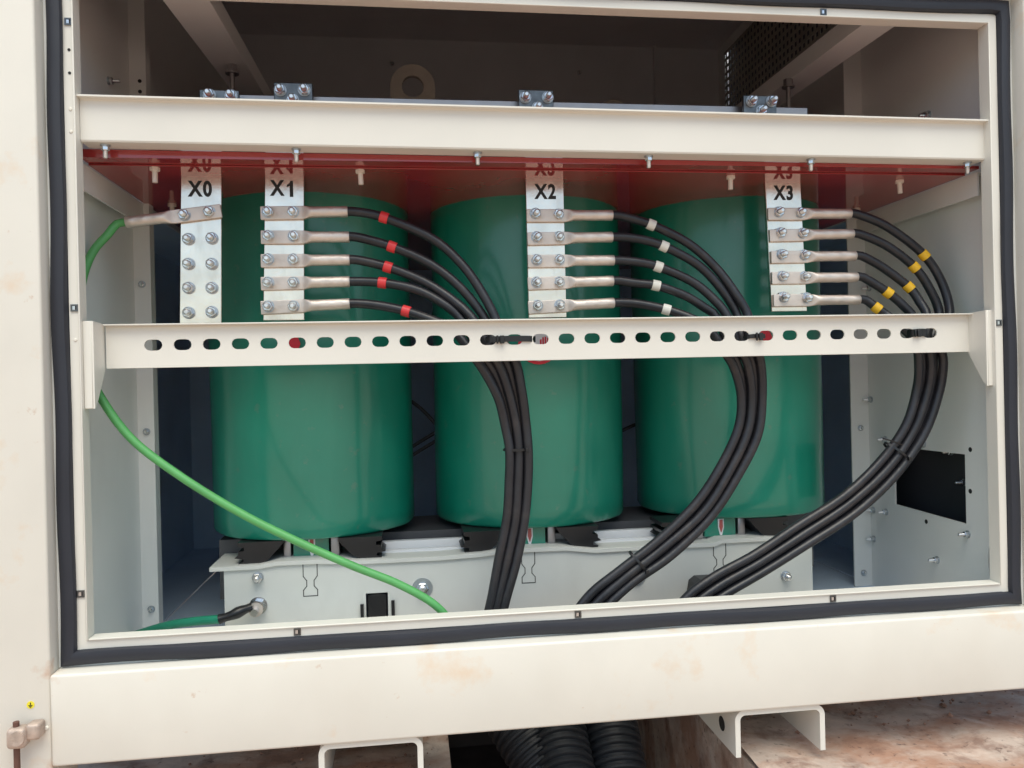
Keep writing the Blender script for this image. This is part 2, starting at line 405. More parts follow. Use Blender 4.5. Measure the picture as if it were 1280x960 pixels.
obj('cable_chamber', MB().box(1.60, 1.604, 0.03, 0.50, -0.1, 0.35).box(1.524, 1.60, 0.03, 0.034, -0.1, 0.35).box(1.524, 1.60, 0.496, 0.50, -0.1, 0.35)
    .box(1.524, 1.60, 0.034, 0.496, -0.1, -0.096).box(1.524, 1.60, 0.034, 0.496, 0.346, 0.35), 'core', enc, 'dark hollow behind the cut-out')
mesh_b = MB()
y = 0.50
while y < 1.20: mesh_b.box(1.521, 1.5225, y, y + 0.009, 1.19, 1.42); y += 0.022
z = 1.19
while z < 1.42: mesh_b.box(1.5208, 1.5224, 0.50, 1.20, z, z + 0.009); z += 0.022
mo = obj('vent_mesh', mesh_b, 'mesh_steel', enc); mo['kind'] = 'stuff'
obj('vent_light_block', MB().box(1.545, 1.548, 0.48, 1.22, 1.15, 1.436), 'core', enc)  # added dark backing that keeps light from leaking in through the mesh
obj('vent_hood', MB().box(1.58, 1.584, 0.48, 1.22, 1.10, 1.44).box(1.524, 1.58, 0.48, 1.22, 1.436, 1.44), 'paint', enc)
M['blue_shade'] = mat('blue_shade_paint', (0.66, 0.80, 0.96), 0.5, var=0.08)  # hazy blue of the deep shade is put into this panel colour
bw = obj('back_wall', MB().box(-0.16, 1.68, 1.25, 1.254, 0.735, 1.45), 'paint_rear', enc)
obj('back_wall', MB().box(-0.16, 1.68, 1.25, 1.254, -0.11, 0.7346), 'blue_shade', enc, 'lower back wall')
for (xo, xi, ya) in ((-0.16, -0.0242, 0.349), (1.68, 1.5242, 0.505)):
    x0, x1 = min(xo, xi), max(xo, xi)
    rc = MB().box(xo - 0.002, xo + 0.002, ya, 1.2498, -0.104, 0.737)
    obj('side_recess', rc, 'blue_shade', enc, 'dark side compartment behind the post')
    obj('recess_panel', MB().box(x0, x1, ya - 0.004, ya - 0.0002, -0.104, 0.737), 'blue_shade', enc)
    obj('recess_roof', MB().box(x0, x1, ya, 1.2498, 0.7372, 0.741), 'blue_shade', enc)
    obj('recess_floor', MB().box(x0, x1, ya, 1.2498, -0.104, -0.1005), 'blue_shade', enc)
obj('back_rail', MB().box(1.30, 1.306, 1.235, 1.2498, 0.0, 1.45), 'paint_rear', bw)
obj('roof', MB().box(-0.024, 1.524, 0.03, 1.254, 1.45, 1.454), 'paint_rear', enc)
obj('floor_plate', MB().box(-0.02, 1.52, 0.30, 1.2498, -0.1045, -0.1005), 'blue_shade', enc)
obj('floor_plate', MB().box(-0.02, 0.50, 0.03, 0.2995, -0.104, -0.10), 'paint_in', enc)
obj('floor_plate', MB().box(1.10, 1.52, 0.03, 0.2995, -0.104, -0.10), 'paint_in', enc)
for (y, z) in ((0.2345, 0.9233),): inst('bolt', BOLT_S, (-0.020, y, z), wl_, (0, 0, math.pi / 2))
# posts on the walls (inward flanges)
obj('wall_post', MB().box(-0.0198, 0.0100, 0.345, 0.349, -0.1, 1.45).box(0.0062, 0.0100, 0.3492, 0.372, -0.1, 1.45), 'paint_in', enc, 'left wall post')
pr = obj('wall_post', MB().box(1.4775, 1.5198, 0.435, 0.439, -0.1, 1.45), 'paint_in', enc, 'right wall post')
for (x, z) in ((-0.006, 0.5797), (-0.003, -0.037), (-0.004, 0.30)):
    inst('bolt', SCREW, (x, 0.345, z), enc)
for (x, z) in ((1.499, 0.2566), (1.499, -0.070)):
    inst('bolt', SCREW, (x, 0.435, z), pr)
for (x, z) in ((1.489, 0.93), (1.489, 0.905), (-0.001, 0.965), (-0.001, 0.945)):
    obj('punched_hole', MB().cyl((x, 0.4349 if x > 1 else 0.3449, z), (x, 0.434 if x > 1 else 0.344, z), 0.0035, n=12), 'cut', enc)
RX = (0, 0, -math.pi / 2)
for (y, z, me) in ((0.243, 0.2338, BOLT_S), (0.3733, 0.2346, BOLT_S), (0.425, 0.072, BOLT_S), (0.3763, 0.0752, BOLT_S), (0.425, 0.0072, BOLT_S),
                   (0.209, 0.0068, BOLT_S), (0.1207, 0.0739, BOLT_S), (0.425, 0.3204, BOLT_S), (0.2083, 0.8843, BOLT), (0.42, 0.57, BOLT_S)):
    inst('bolt', me, (1.520, y, z), wr_, RX)
for (y, z) in ((0.1117, 0.1558), (0.2409, 0.0773), (0.1093, 0.2333)):
    obj('punched_hole', MB().cyl((1.5199, y, z), (1.5194, y, z), 0.0045, n=12), 'cut', wr_)
for (y, z) in ((0.2333, 0.1542), (0.20, 0.213), (0.14, 0.11), (0.27, 0.213)):
    inst('bolt', BOLT_S, (1.5995, y, z), wr_, RX)
# ledges the red sheets rest on
led_l = obj('sheet_ledge', MB().box(-0.0198, 0.0, 0.05, 0.3445, 0.7290, 0.7320).box(-0.0030, 0.0, 0.05, 0.3445, 0.690, 0.7288), 'paint_in', enc)
led_r = obj('sheet_ledge', MB().box(1.500, 1.5198, 0.05, 0.4345, 0.7290, 0.7320).box(1.500, 1.5030, 0.05, 0.4345, 0.690, 0.7288), 'paint_in', enc)
for y in (0.115, 0.29): inst('bolt', BOLT_S, (-0.011, y, 0.7288), led_l, HANG)
for y in (0.09, 0.235, 0.40): inst('bolt', BOLT_S, (1.510, y, 0.7288), led_r, HANG)

# upper channel: web, top lip pointing outwards, bottom flange pointing inwards
UB0, UB1, UF = 0.0165, 1.4835, 0.0105
ub = MB()
prof = [(-0.001, 0.8118), (-0.001, 0.8092), (UF - 0.002, 0.8088), (UF, 0.8068), (UF, 0.7485), (UF + 0.0015, 0.7461), (0.0455, 0.7455), (0.0455, 0.7478),
        (UF + 0.003, 0.7490), (UF + 0.003, 0.8118)]
ub.loft([[(x, y, z + dz) for (y, z) in prof] for (x, dz) in ((UB0, 0.004), (UB1, -0.004))], smooth=False)
upper = obj('cross_channel', ub, 'paint', enc, 'upper plain cross channel')
obj('end_plate', MB().box(1.4836, 1.4856, -0.001, 0.04, 0.742, 0.808), 'paint', upper)
for x in (0.0456, 0.326, 0.6084, 0.8908, 1.1738, 1.4626):
    inst('bolt', BOLT_S, (x, 0.0260, 0.7455 + 0.004 - 0.008 * x / 1.5), upper, (math.pi / 2, 0, random.random()))

# lower slotted channel between two gusseted brackets
LB0, LB1, LF = 0.0330, 1.4745, 0.045
zt, zb = 0.4800, 0.4130
slots = [stadium(0.1019 + (1.3986 - 0.1019) * k / 30, 0.4478 - 0.0008 * k / 30, 0.0268, 0.0170) for k in range(31)]
lbm = MB()
cuts = [LB0] + [0.1019 + (1.3986 - 0.1019) * (k + 0.5) / 30 for k in range(30)] + [LB1]
tv = []
for k in range(31):
    cell = rect(cuts[k], cuts[k + 1], zb, zt); loops = [cell, slots[k]]
    flat = [p for lp in loops for p in lp]; n_ = len(flat)
    tris = tessellate_polygon([[Vector((a, b, 0)) for a, b in lp] for lp in loops])
    fs = [tuple(t) for t in tris] + [tuple(i + n_ for i in t) for t in tris]
    m_ = len(slots[k])
    fs += [(4 + i, 4 + (i + 1) % m_, 4 + (i + 1) % m_ + n_, 4 + i + n_) for i in range(m_)]
    fs += [(0, 1, 1 + n_, n_), (2, 3, 3 + n_, 2 + n_)]
    if k == 0: fs.append((3, 0, n_, 3 + n_))
    if k == 30: fs.append((1, 2, 2 + n_, 1 + n_))
    lbm.add([(a, LF, b) for a, b in flat] + [(a, LF + 0.003, b) for a, b in flat], fs)
lower = obj('slotted_channel', lbm, 'paint', enc, 'lower cross channel with a row of oval slots')
lo2 = MB(); lo2.box(LB0, LB1, LF - 0.012, LF - 0.0002, zt - 0.0025, zt, 0.0008, 1)
lo2.box(LB0, LB1, LF + 0.0032, LF + 0.022, zb, zb + 0.0025)
obj('channel_flange', lo2, 'paint', lower)
for sx, xo, xi in ((1, 0.0162, 0.0286), (-1, 1.4850, 1.4722)):
    br = MB()
    # gusset plate parallel to the side wall, tapering down, with an outward flange
    xa, xb = (xi, xi + 0.0024) if sx > 0 else (xi, xi + 0.0024)
    gp = [(0.002, 0.4825), (0.0475, 0.4805), (0.0475, 0.4125), (0.012, 0.361), (0.002, 0.353)]
    br.prism(gp, xa, xb, 'yzx')
    f0, f1 = (xo, xa - 0.0003) if sx > 0 else (xb + 0.0003, xo)
    br.box(f0, f1, 0.002, 0.0044, 0.353, 0.4825, 0.0008, 1)
    obj('bracket', br, 'paint', lower)
# roof braces with their threaded rods
for (xa0, xa1, xb0, xb1, rx_, ry_) in ((0.1130, 0.1870, 0.1560, 0.2090, (0.1688, 0.3430, 0.9985)[0], (0.1688, 0.3430, 0.9985)[1]), (1.3080, 1.3720, 1.2900, 1.3400, (1.2953, 0.3377, 0.9985)[0], (1.2953, 0.3377, 0.9985)[1])):
    b = MB(); ya, yb = 0.032, 0.75
    def plank(a0, a1, b0, b1, z0, z1):
        b.add([(a0, ya, z0), (a1, ya, z0), (a1, ya, z1), (a0, ya, z1), (b0, yb, z0), (b1, yb, z0), (b1, yb, z1), (b0, yb, z1)],
              [(0, 1, 2, 3), (4, 7, 6, 5), (0, 4, 5, 1), (1, 5, 6, 2), (2, 6, 7, 3), (3, 7, 4, 0)])
    plank(xa0, xa1, xb0, xb1, 1.0, 1.003); plank(xa0, xa0 + 0.003, xb0, xb0 + 0.003, 1.0032, 1.035); plank(xa1 - 0.003, xa1, xb1 - 0.003, xb1, 1.0032, 1.035)
    br = obj('roof_brace', b, 'paint_in', enc)
    obj('support_rod', MB().cyl((rx_, ry_, 0.9105), (rx_, ry_, 0.9998), 0.0045, n=12), 'alu', br)
    obj('rod_nut', MB().cyl((rx_, ry_, 0.985), (rx_, ry_, 0.9998), 0.0095, n=6, smooth=False).cyl((rx_, ry_, 0.982), (rx_, ry_, 0.985), 0.013, n=16), 'alu', br)
for (x, z) in ((0.7649, 1.2500, 1.5544)[::2], (1.2072, 1.2500, 1.5532)[::2], (0.4643, 1.2500, 1.3721)[::2], (1.0556, 1.2500, 1.3612)[::2], (1.5276, 1.2500, 1.4500)[::2]):
    inst('bolt', BOLT_S, (x, 1.2499, z), bw)
# base channels the cabinet stands on
def skid(x0, x1, zb_, flange):
    # folded channel: rounded outer and inner bends
    t, ro, ri, zt_ = 0.0085, 0.017, 0.0085, -0.1568
    arc = lambda cx, cz, r, a0, a1: [(cx + r * math.cos(math.radians(a0 + (a1 - a0) * k / 6)), cz + r * math.sin(math.radians(a0 + (a1 - a0) * k / 6))) for k in range(7)]
    outer = [(x0, zb_)] + arc(x0 + ro, zt_ - ro, ro, 180, 90) + arc(x1 - ro, zt_ - ro, ro, 90, 0) + [(x1, zb_)]
    inner = [(x1 - t, zb_)] + arc(x1 - ro, zt_ - ro, ri, 0, 90) + arc(x0 + ro, zt_ - ro, ri, 90, 180) + [(x0 + t, zb_)]
    return MB().prism(outer + inner, -0.025, 1.25)
obj('base_channel', skid(0.344, 0.4995, -0.246, 0), 'paint', enc)
sk = obj('base_channel', skid(0.9965, 1.149, -0.232, 0), 'paint', enc)
obj('punched_hole', MB().cyl((0.9962, 0.03, -0.20), (0.9956, 0.03, -0.20), 0.012, n=16), 'cut', sk)
# latch on the left column and the yellow earth sticker
lt = obj('door_latch', MB().box(-0.0755, -0.050, -0.058, -0.036, -0.117, -0.088, 0.006, 3).box(-0.052, -0.0335, -0.052, -0.0302, -0.108, -0.0855, 0.004, 3)
         .cyl((-0.060, -0.060, -0.101), (-0.060, -0.056, -0.101), 0.010, n=16), 'latch', enc, 'dusty metal rod latch')
obj('latch_rod', MB().cyl((-0.0655, -0.047, -0.24), (-0.0655, -0.047, -0.0815), 0.0042, n=12), 'rod', lt)
obj('screw_head', MB().cyl((-0.0330, -0.030, -0.100), (-0.0330, -0.0322, -0.100), 0.0032, 0.002, n=12), 'white', enc)
er = obj('earth_sticker', MB().cyl((-0.0535, -0.0301, -0.0655), (-0.0535, -0.0307, -0.0655), 0.0053, n=20), 'mark_yellow', enc, 'small round yellow sticker with an earth symbol')
obj('earth_symbol', MB().box(-0.0541, -0.0529, -0.0311, -0.0308, -0.0655, -0.0620).box(-0.0563, -0.0507, -0.0311, -0.0308, -0.0665, -0.0656)
    .box(-0.0553, -0.0517, -0.0311, -0.0308, -0.0680, -0.0672).box(-0.0543, -0.0527, -0.0311, -0.0308, -0.0693, -0.0686), 'ink', er)

# ------------------------------------------------------------------ red insulating sheets
sam = MB(); za, zb_ = 0.7485, 0.7409
sam.loft([[(x, 0.0450, 0.7358), (x, 0.132, 0.7358), (x, 0.132, z), (x, 0.0450, z)] for (x, z) in ((0.001, za), (1.4995, zb_))], smooth=False)
sa = obj('insulating_sheet', sam, 'sheet'); 
tag(sa, 'narrow glossy dark red sheet strip bolted under the upper cross channel', 'insulating sheet')
sb = obj('insulating_sheet', MB().box(0.001, 1.4995, 0.0800, 1.2490, 0.7330, 0.7355, 0.0005, 1), 'sheet')
tag(sb, 'large glossy dark red sheet roofing the coils, mirroring the bar labels', 'insulating sheet')
ns = MB(); ns.cyl((0, 0, 0), (0, -0.0055, 0), 0.0078, n=6, smooth=False); ns.cyl((0, -0.0055, 0), (0, -0.024, 0), 0.0042, n=12)
NS = ns.mesh('nylon_screw'); NS.materials.append(M['nylon'])
for (x, y) in ((0.0977, 0.0885), (0.4197, 0.0885), (1.0628, 0.1), (1.3959, 0.118), (0.052, 0.345), (1.45, 0.35)):
    inst('nylon_screw', NS, (x, y, 0.7330), sb, (math.pi / 2 + random.uniform(-0.06, 0.06), random.uniform(-0.05, 0.05), random.random()))

# ------------------------------------------------------------------ core, coils
core = empty('transformer_core', (0.74, 0.45, -0.10))
tag(core, 'steel core and cream lower clamp channel under the three green coils', 'transformer core')
obj('yoke', MB().box(0.12, 1.34, 0.36, 0.54, -0.03, 0.085), 'core', core)
obj('yoke', MB().box(0.12, 1.34, 0.36, 0.54, 0.80, 0.91), 'core', core)
for cx in (0.297, 0.744, 1.187):
    obj('limb', MB().cyl((cx, 0.445, 0.0855), (cx, 0.445, 0.7995), 0.085, n=24), 'core', core)
# lower clamp: face plate with punched windows
CF = 0.240
win = rect(0.404, 0.444, -0.075, -0.0035)
edge = [(0.1310, 0.2360, 0.0539), (0.1903, 0.2360, 0.0543), (0.2140, 0.2360, 0.0544), (0.2491, 0.2360, 0.0612), (0.3224, 0.2360, 0.0603), (0.3694, 0.2360, 0.0556), (0.3894, 0.2360, 0.0539), (0.5424, 0.2360, 0.0532), (0.6198, 0.2360, 0.0567),
        (0.6606, 0.2360, 0.0636), (0.7794, 0.2360, 0.0621), (0.8348, 0.2360, 0.0517), (0.9542, 0.2360, 0.0534), (1.0711, 0.2360, 0.0522), (1.0867, 0.2360, 0.0599), (1.1840, 0.2360, 0.0606), (1.2735, 0.2360, 0.0516)]
zf = [edge[0][2] + (edge[-1][2] - edge[0][2]) * (p[0] - edge[0][0]) / (edge[-1][0] - edge[0][0]) for p in edge]
zm = sum(p[2] - z for p, z in zip(edge, zf)) / len(edge)
edge = [(p[0], p[1], z + zm + (p[2] - z - zm) * 0.7) for p, z in zip(edge, zf)]
top_ = [(0.1545, edge[0][2] - 0.003)] + [(p[0], p[2] - 0.003) for p in edge if 0.16 < p[0] < 1.27] + [(1.2735, edge[-1][2] - 0.003)]
cl = MB(); cl.prism([(0.1545, -0.0995), (1.2735, -0.0995)] + top_[::-1], CF, CF + 0.006, holes=[win])
clamp = obj('lower_clamp', cl, 'clamp', core, 'cream clamp channel below the coils')
fl = MB()
rings = []
for (x, y, z) in edge:
    rings.append([(x, 0.2345, z - 0.0028), (x, 0.2345, z + 0.0038), (x, 0.238, z + 0.0046), (x, 0.355, z + 0.0046), (x, 0.355, z - 0.0028)])
fl.loft(rings, smooth=False)
obj('clamp_flange', fl, 'clamp', clamp)
# hourglass cut lines
def hourglass(cx, zt_):
    pts = [(-0.0125, 0), (-0.0125, -0.022), (-0.0065, -0.030), (-0.0065, -0.040), (-0.0125, -0.047), (-0.0125, -0.058), (0.0125, -0.058), (0.0125, -0.047), (0.0065, -0.040), (0.0065, -0.030), (0.0125, -0.022), (0.0125, 0)]
    b = MB(); t = 0.0007
    for (a, c) in zip(pts[:-1], pts[1:]):
        d = Vector((c[0] - a[0], c[1] - a[1])); nrm = Vector((-d.y, d.x)).normalized() * t; d = d.normalized() * t
        q = [(cx + a[0] - nrm.x - d.x, zt_ + a[1] - nrm.y - d.y), (cx + c[0] - nrm.x + d.x, zt_ + c[1] - nrm.y + d.y), (cx + c[0] + nrm.x + d.x, zt_ + c[1] + nrm.y + d.y), (cx + a[0] + nrm.x - d.x, zt_ + a[1] + nrm.y - d.y)]
        k = 0.0001 * (len(b.v) // 8)
        b.prism(q, CF - 0.0004 - k * 0.1, CF + 0.0002)
    return b
def top_at(x):
    for (a, b) in zip(top_[:-1], top_[1:]):
        if a[0] <= x <= b[0]: return a[1] + (b[1] - a[1]) * (x - a[0]) / max(1e-6, b[0] - a[0])
for cx in (0.3055, 0.7065, 1.083): obj('cut_outline', hourglass(cx, top_at(cx) - 0.0006), 'cut', clamp)
for (x, z, me) in ((0.2131, 0.0364, BOLT), (0.5074, 0.0008, BOLT_L), (0.9146, 0.0008, BOLT_L), (1.2173, -0.0158, BOLT)):
    inst('bolt', me, (x, CF, z), clamp, (0, 0, 0.0))
obj('stud', MB().cyl((0.2131, CF, -0.014), (0.2131, CF - 0.003, -0.014), 0.016, n=24).cyl((0.2131, CF - 0.003, -0.014), (0.2131, CF - 0.013, -0.014), 0.0125, n=6, smooth=False)
    .cyl((0.2131, CF - 0.013, -0.014), (0.2131, CF - 0.042, -0.016), 0.0065, n=14), 'zinc', clamp)
obj('window_hook', MB().box(0.4065, 0.4415, 0.243, 0.262, -0.0745, -0.006, 0.002, 1), 'black', clamp)
obj('clamp_tab', MB().box(0.394, 0.400, 0.234, 0.2396, -0.060, -0.022), 'black', clamp)
obj('clamp_tab', MB().box(0.450, 0.456, 0.234, 0.2396, -0.060, -0.018), 'black', clamp)
obj('cable_guard', MB().prism([(1.012, -0.075), (1.075, -0.075), (1.075, -0.010), (1.066, -0.004), (1.030, -0.004), (1.019, -0.012), (1.0145, -0.035)], 0.205, 0.2396), 'black', clamp, 'rounded black guard behind the cable bundle')
obj('rail', MB().box(0.40, 1.09, 0.288, 0.300, 0.0495, 0.064, 0.001, 1), 'rail', core, 'front pale strip on the clamp')
obj('rail', MB().box(0.40, 1.09, 0.312, 0.326, 0.058, 0.076, 0.001, 1), 'rail', core, 'rear pale strip on the clamp')
# lifting lugs seen through the top gap
for (c, r, ri) in (((0.5145, 0.4500, 1.0070), 0.047, 0.023), ((0.9772, 0.5500, 0.9856), 0.040, 0.018)):
    arch = [(c[0] + r * math.cos(math.pi * k / 16), c[2] + r * math.sin(math.pi * k / 16)) for k in range(17)] + [(c[0] - r, 0.911), (c[0] + r, 0.911)]
    obj('lifting_lug', MB().prism(arch, c[1], c[1] + 0.012, holes=[circle(c[0], c[2], ri)]), 'mesh_steel', core)

coil_labels = {0: 'left green resin coil behind the X0 and X1 bars', 1: 'middle green resin coil behind the X2 bar', 2: 'right green resin coil behind the X3 bar'}
CC = [(0.297, 0.440), (0.744, 0.450), (1.187, 0.445)]
ZB, ZT = 0.0990, 0.7950
def coil_mesh(cx, cy, seed):
    rnd = random.Random(seed); b = MB(); n = 96; R = 0.2
    ph = [rnd.random() * 6.28 for _ in range(6)]
    def ring(z, r, wob=1):
        out = []
        for k in range(n):
            a = 2 * math.pi * k / n
            rr = r + wob * (0.0009 * math.sin(3 * a + ph[0] + z * 4) + 0.0010 * math.sin(7 * a + ph[1] - z * 5) + 0.0004 * math.sin(13 * a + ph[2] + z * 21))
            out.append((cx + rr * math.cos(a), cy + rr * math.sin(a), z))
        return out
    rs = [ring(ZB, R - 0.060, 0), ring(ZB, R - 0.006, 0), ring(ZB + 0.0015, R - 0.0025), ring(ZB + 0.006, R)]
    for k in range(1, 24): rs.append(ring(ZB + 0.006 + (ZT - ZB - 0.012) * k / 24, R))
    rs += [ring(ZT - 0.006, R), ring(ZT, R - 0.004), ring(ZT, R - 0.060, 0), ring((ZT + ZB) / 2, R - 0.060, 0), ring(ZB, R - 0.060, 0)]
    b.loft(rs, cap=False)
    return b
coils = []
for i, (cx, cy) in enumerate(CC):
    c = obj('coil', coil_mesh(cx, cy, i + 1), 'resin'); tag(c, coil_labels[i], 'transformer coil', 'green transformer coils'); coils.append(c)
    # inner low voltage winding end and its pointed mark
    tx = (0.3060, 0.7160, 1.1010)[i] + (0.0, 0.0, 0.0)[i]
    iw = obj('winding_end', MB().box(tx - 0.034, tx + 0.030, 0.275, 0.32, 0.062, 0.0985), 'resin', c)
    obj('position_mark', MB().prism([(tx - 0.0025, 0.064), (tx + 0.0015, 0.064), (tx + 0.0055, 0.080), (tx + 0.0055, 0.0965), (tx - 0.0065, 0.0965), (tx - 0.0065, 0.080)], 0.2735, 0.2748), 'sticker', iw)
    obj('position_dot', MB().prism([(tx - 0.001, 0.070), (tx + 0.000, 0.070), (tx + 0.0032, 0.081), (tx + 0.0026, 0.095), (tx - 0.0036, 0.095), (tx - 0.0044, 0.081)], 0.2725, 0.2734), 'mark_red', iw)
    obj('metal_foot', MB().box(tx + 0.034, tx + 0.050, 0.272, 0.31, 0.058, 0.0985, 0.003, 2), 'alu', c)
    obj('metal_foot', MB().box(tx - 0.052, tx - 0.038, 0.272, 0.31, 0.058, 0.0985, 0.003, 2), 'alu', c)
    # two black support blocks, grooved at the outer end
    for s in (-1, 1):
        X = lambda d: tx + s * d
        out = [(X(0.050), 0.094), (X(0.056), 0.086), (X(0.075), 0.066), (X(0.098), 0.0535), (X(0.108), 0.057), (X(0.112), 0.0535), (X(0.128), 0.055), (X(0.128), 0.061), (X(0.119), 0.063),
               (X(0.119), 0.068), (X(0.135), 0.0705), (X(0.128), 0.076), (X(0.128), 0.082), (X(0.118), 0.083), (X(0.118), 0.089), (X(0.129), 0.091), (X(0.129), 0.0985), (X(0.050), 0.0985)]
        obj('support_block', MB().prism(out, 0.250, 0.330), 'black', c)
    # curved sticker
def sticker(coil, cx, cy, px, pz, r, redfrac, name='warning_sticker', hand=False):
    R = 0.2021
    def at(dx, dz, e=0.0):
        a = (px - cx + dx) / R
        return (cx + (R + e) * math.sin(a), cy - (R + e) * math.cos(a), pz + dz)
    def disc(fr, e, mapx=lambda x: x):
        rings = []
        for k in range(9):
            x = -fr + 2 * fr * k / 8; h = math.sqrt(max(0, fr * fr - x * x)); h = max(h, 0.001)
            rings.append((x, h))
        b = MB(); v = []; f = []
        for (x, h) in rings: v += [at(x, -h, e), at(x, h, e)]
        for k in range(8): f.append((2 * k, 2 * k + 2, 2 * k + 3, 2 * k + 1))
        b.add(v, f, True); return b
    s = obj(name, disc(r, 0.0006), 'sticker_red', coil, 'round red warning sticker')
    if hand:
        obj('sticker_field', disc(r * 0.84, 0.0010), 'sticker', s)
        h = MB()
        for k in range(5):
            x0 = 0.002 + k * 0.0046; hh = (0.014, 0.018, 0.019, 0.017, 0.011)[k]
            h.add([at(x0, -0.010, 0.0014), at(x0 + 0.0032, -0.010, 0.0014), at(x0 + 0.0032, hh - 0.006, 0.0014), at(x0, hh - 0.006, 0.0014)], [(0, 1, 2, 3)])
        h.add([at(0.002, -0.019, 0.0014), at(0.022, -0.019, 0.0014), at(0.0245, -0.010, 0.0014), at(0.002, -0.010, 0.0014)], [(0, 1, 2, 3)])
        obj('sticker_hand', h, 'sticker_red', s)
sticker(coils[1], 0.744, 0.450, (0.7376, 0.2620, 0.4498)[0], (0.7376, 0.2620, 0.4498)[2], 0.0395, 0, hand=True)
sticker(coils[0], 0.297, 0.440, (0.2780, 0.2450, 0.4567)[0], (0.2780, 0.2450, 0.4567)[2], 0.020, 0)
sticker(coils[2], 1.187, 0.445, (1.1854, 0.2800, 0.4529)[0], (1.1854, 0.2800, 0.4529)[2], 0.017, 0)

# thin winding leads between and behind the coils
for k, pts in enumerate([[(0.47, 0.62, 0.36), (0.53, 0.60, 0.31), (0.60, 0.58, 0.22)], [(0.47, 0.60, 0.22), (0.56, 0.62, 0.27), (0.62, 0.6, 0.30)], [(0.47, 0.60, 0.20), (0.56, 0.62, 0.25), (0.62, 0.6, 0.28)],
                         [(0.92, 0.6, 0.20), (0.98, 0.6, 0.25), (1.05, 0.6, 0.28)]]):
    obj('winding_lead', MB().tube(spline(pts), 0.004), 'core', core)

# ------------------------------------------------------------------ terminal bars
BY = 0.1400            # front face of the bars
def text_mesh(body, size, depth=0.0003):
    cu = bpy.data.curves.new('t', 'FONT'); cu.body = body; cu.size = size; cu.extrude = depth; cu.align_x = 'CENTER'; cu.align_y = 'CENTER'
    cu.offset = 0.0012; cu.space_character = 1.2; cu.resolution_u = 4
    o = bpy.data.objects.new('t', cu); COL.objects.link(o)
    dg = bpy.context.evaluated_depsgraph_get()
    me = bpy.data.meshes.new_from_object(o.evaluated_get(dg)); bpy.data.objects.remove(o); bpy.data.curves.remove(cu)
    me.name = 'label_text'; me.materials.clear(); me.materials.append(M['ink']); return me
def bar(name_txt, tl, tr, bl, br_, text_at, bolts, plate, label, plate_bolts):
    b = MB()
    # straight strip, top end above the sheet
    def ext(a, c, z): t = (z - c[2]) / (a[2] - c[2]); return a[0] * t + c[0] * (1 - t)
    ztop = 0.835; zbot = (bl[2] + br_[2]) / 2
    xs = [ext(tl, bl, ztop), ext(tr, br_, ztop)]
    v = []
    prof_ = [(bl[0], zbot), (br_[0], zbot), (xs[1], ztop), (xs[0], ztop)]
    e = 0.0008
    rings = []
    for (y, k) in ((BY + 0.001, 0), (BY, 1), ):
        rings.append([(p[0] + (e if p[0] < (xs[0] + xs[1]) / 2 else -e) * k, y, p[1] + (e if p[1] == zbot else -e) * k) for p in prof_])
    rings = [[(p[0], BY + 0.008, p[1]) for p in prof_]] + rings
    b.loft(rings, smooth=False)
    o = obj('terminal_bar', b, 'tin'); tag(o, label, 'busbar', 'stamped terminal bars')
    one = name_txt == 'X1'
    tm = text_mesh('X' if one else name_txt, 0.0325)
    t = inst('label_text', tm, (text_at[0], BY - 0.0004, text_at[2]), o, (math.pi / 2, 0, 0)); t.scale = (0.86, 1.08, 1)
    if one:
        t.location.x -= 0.0105
        x0, z0, hh = text_at[0] + 0.0125, text_at[2], 0.0135
        obj('label_text', MB().prism([(x0 - 0.0025, z0 - hh), (x0 + 0.0032, z0 - hh), (x0 + 0.0032, z0 + hh), (x0 - 0.0012, z0 + hh), (x0 - 0.0028, z0 + hh * 0.72), (x0 - 0.0072, z0 + hh * 0.48), (x0 - 0.0072, z0 + hh * 0.20), (x0 - 0.0025, z0 + hh * 0.38)], BY - 0.0006, BY - 0.0002), 'ink', o)
    for p in bolts:
        inst('bolt', BOLT, (p[0], BY - (0.0052 if p[3] else 0.0), p[2]), o, (random.uniform(-0.03, 0.03), random.random() * 1.0, random.uniform(-0.03, 0.03)))
    # joint plate above the channel
    (px0, _, pz1), (px1, _, pz0) = plate
    pl = obj('joint_plate', MB().box(px0, px1, BY - 0.0070, BY - 0.0004, pz1 - 0.068, pz1, 0.001, 1), 'galv', o)
    for p in plate_bolts: inst('bolt', BOLT, (p[0], BY - 0.0072, p[2]), pl, (0, random.random(), 0))
    return o
B = lambda p, f=1: (p[0], p[1], p[2], f)
b0 = bar('X0', (0.1231, 0.1400, 0.7199), (0.1884, 0.1400, 0.7205), (0.1159, 0.1400, 0.4886), (0.1830, 0.1400, 0.4877), (0.1542, 0.1400, 0.7109),
    [B((0.1295, 0.1400, 0.6668)), B((0.1693, 0.1400, 0.6723))] + [B(p, 0) for p in ((0.1337, 0.1400, 0.6282), (0.1709, 0.1400, 0.6295), (0.1328, 0.1400, 0.5869), (0.1699, 0.1400, 0.5868), (0.1319, 0.1400, 0.5470), (0.1690, 0.1400, 0.5467), (0.1309, 0.1400, 0.5057), (0.1680, 0.1400, 0.5066))],
    ((0.1578, 0.1330, 0.8750), (0.2215, 0.1330, 0.8592)), 'wide silver bar marked X0, left of the coils, mostly bare bolts', [(0.1741, 0.1330, 0.8661), (0.2087, 0.1330, 0.8656)])
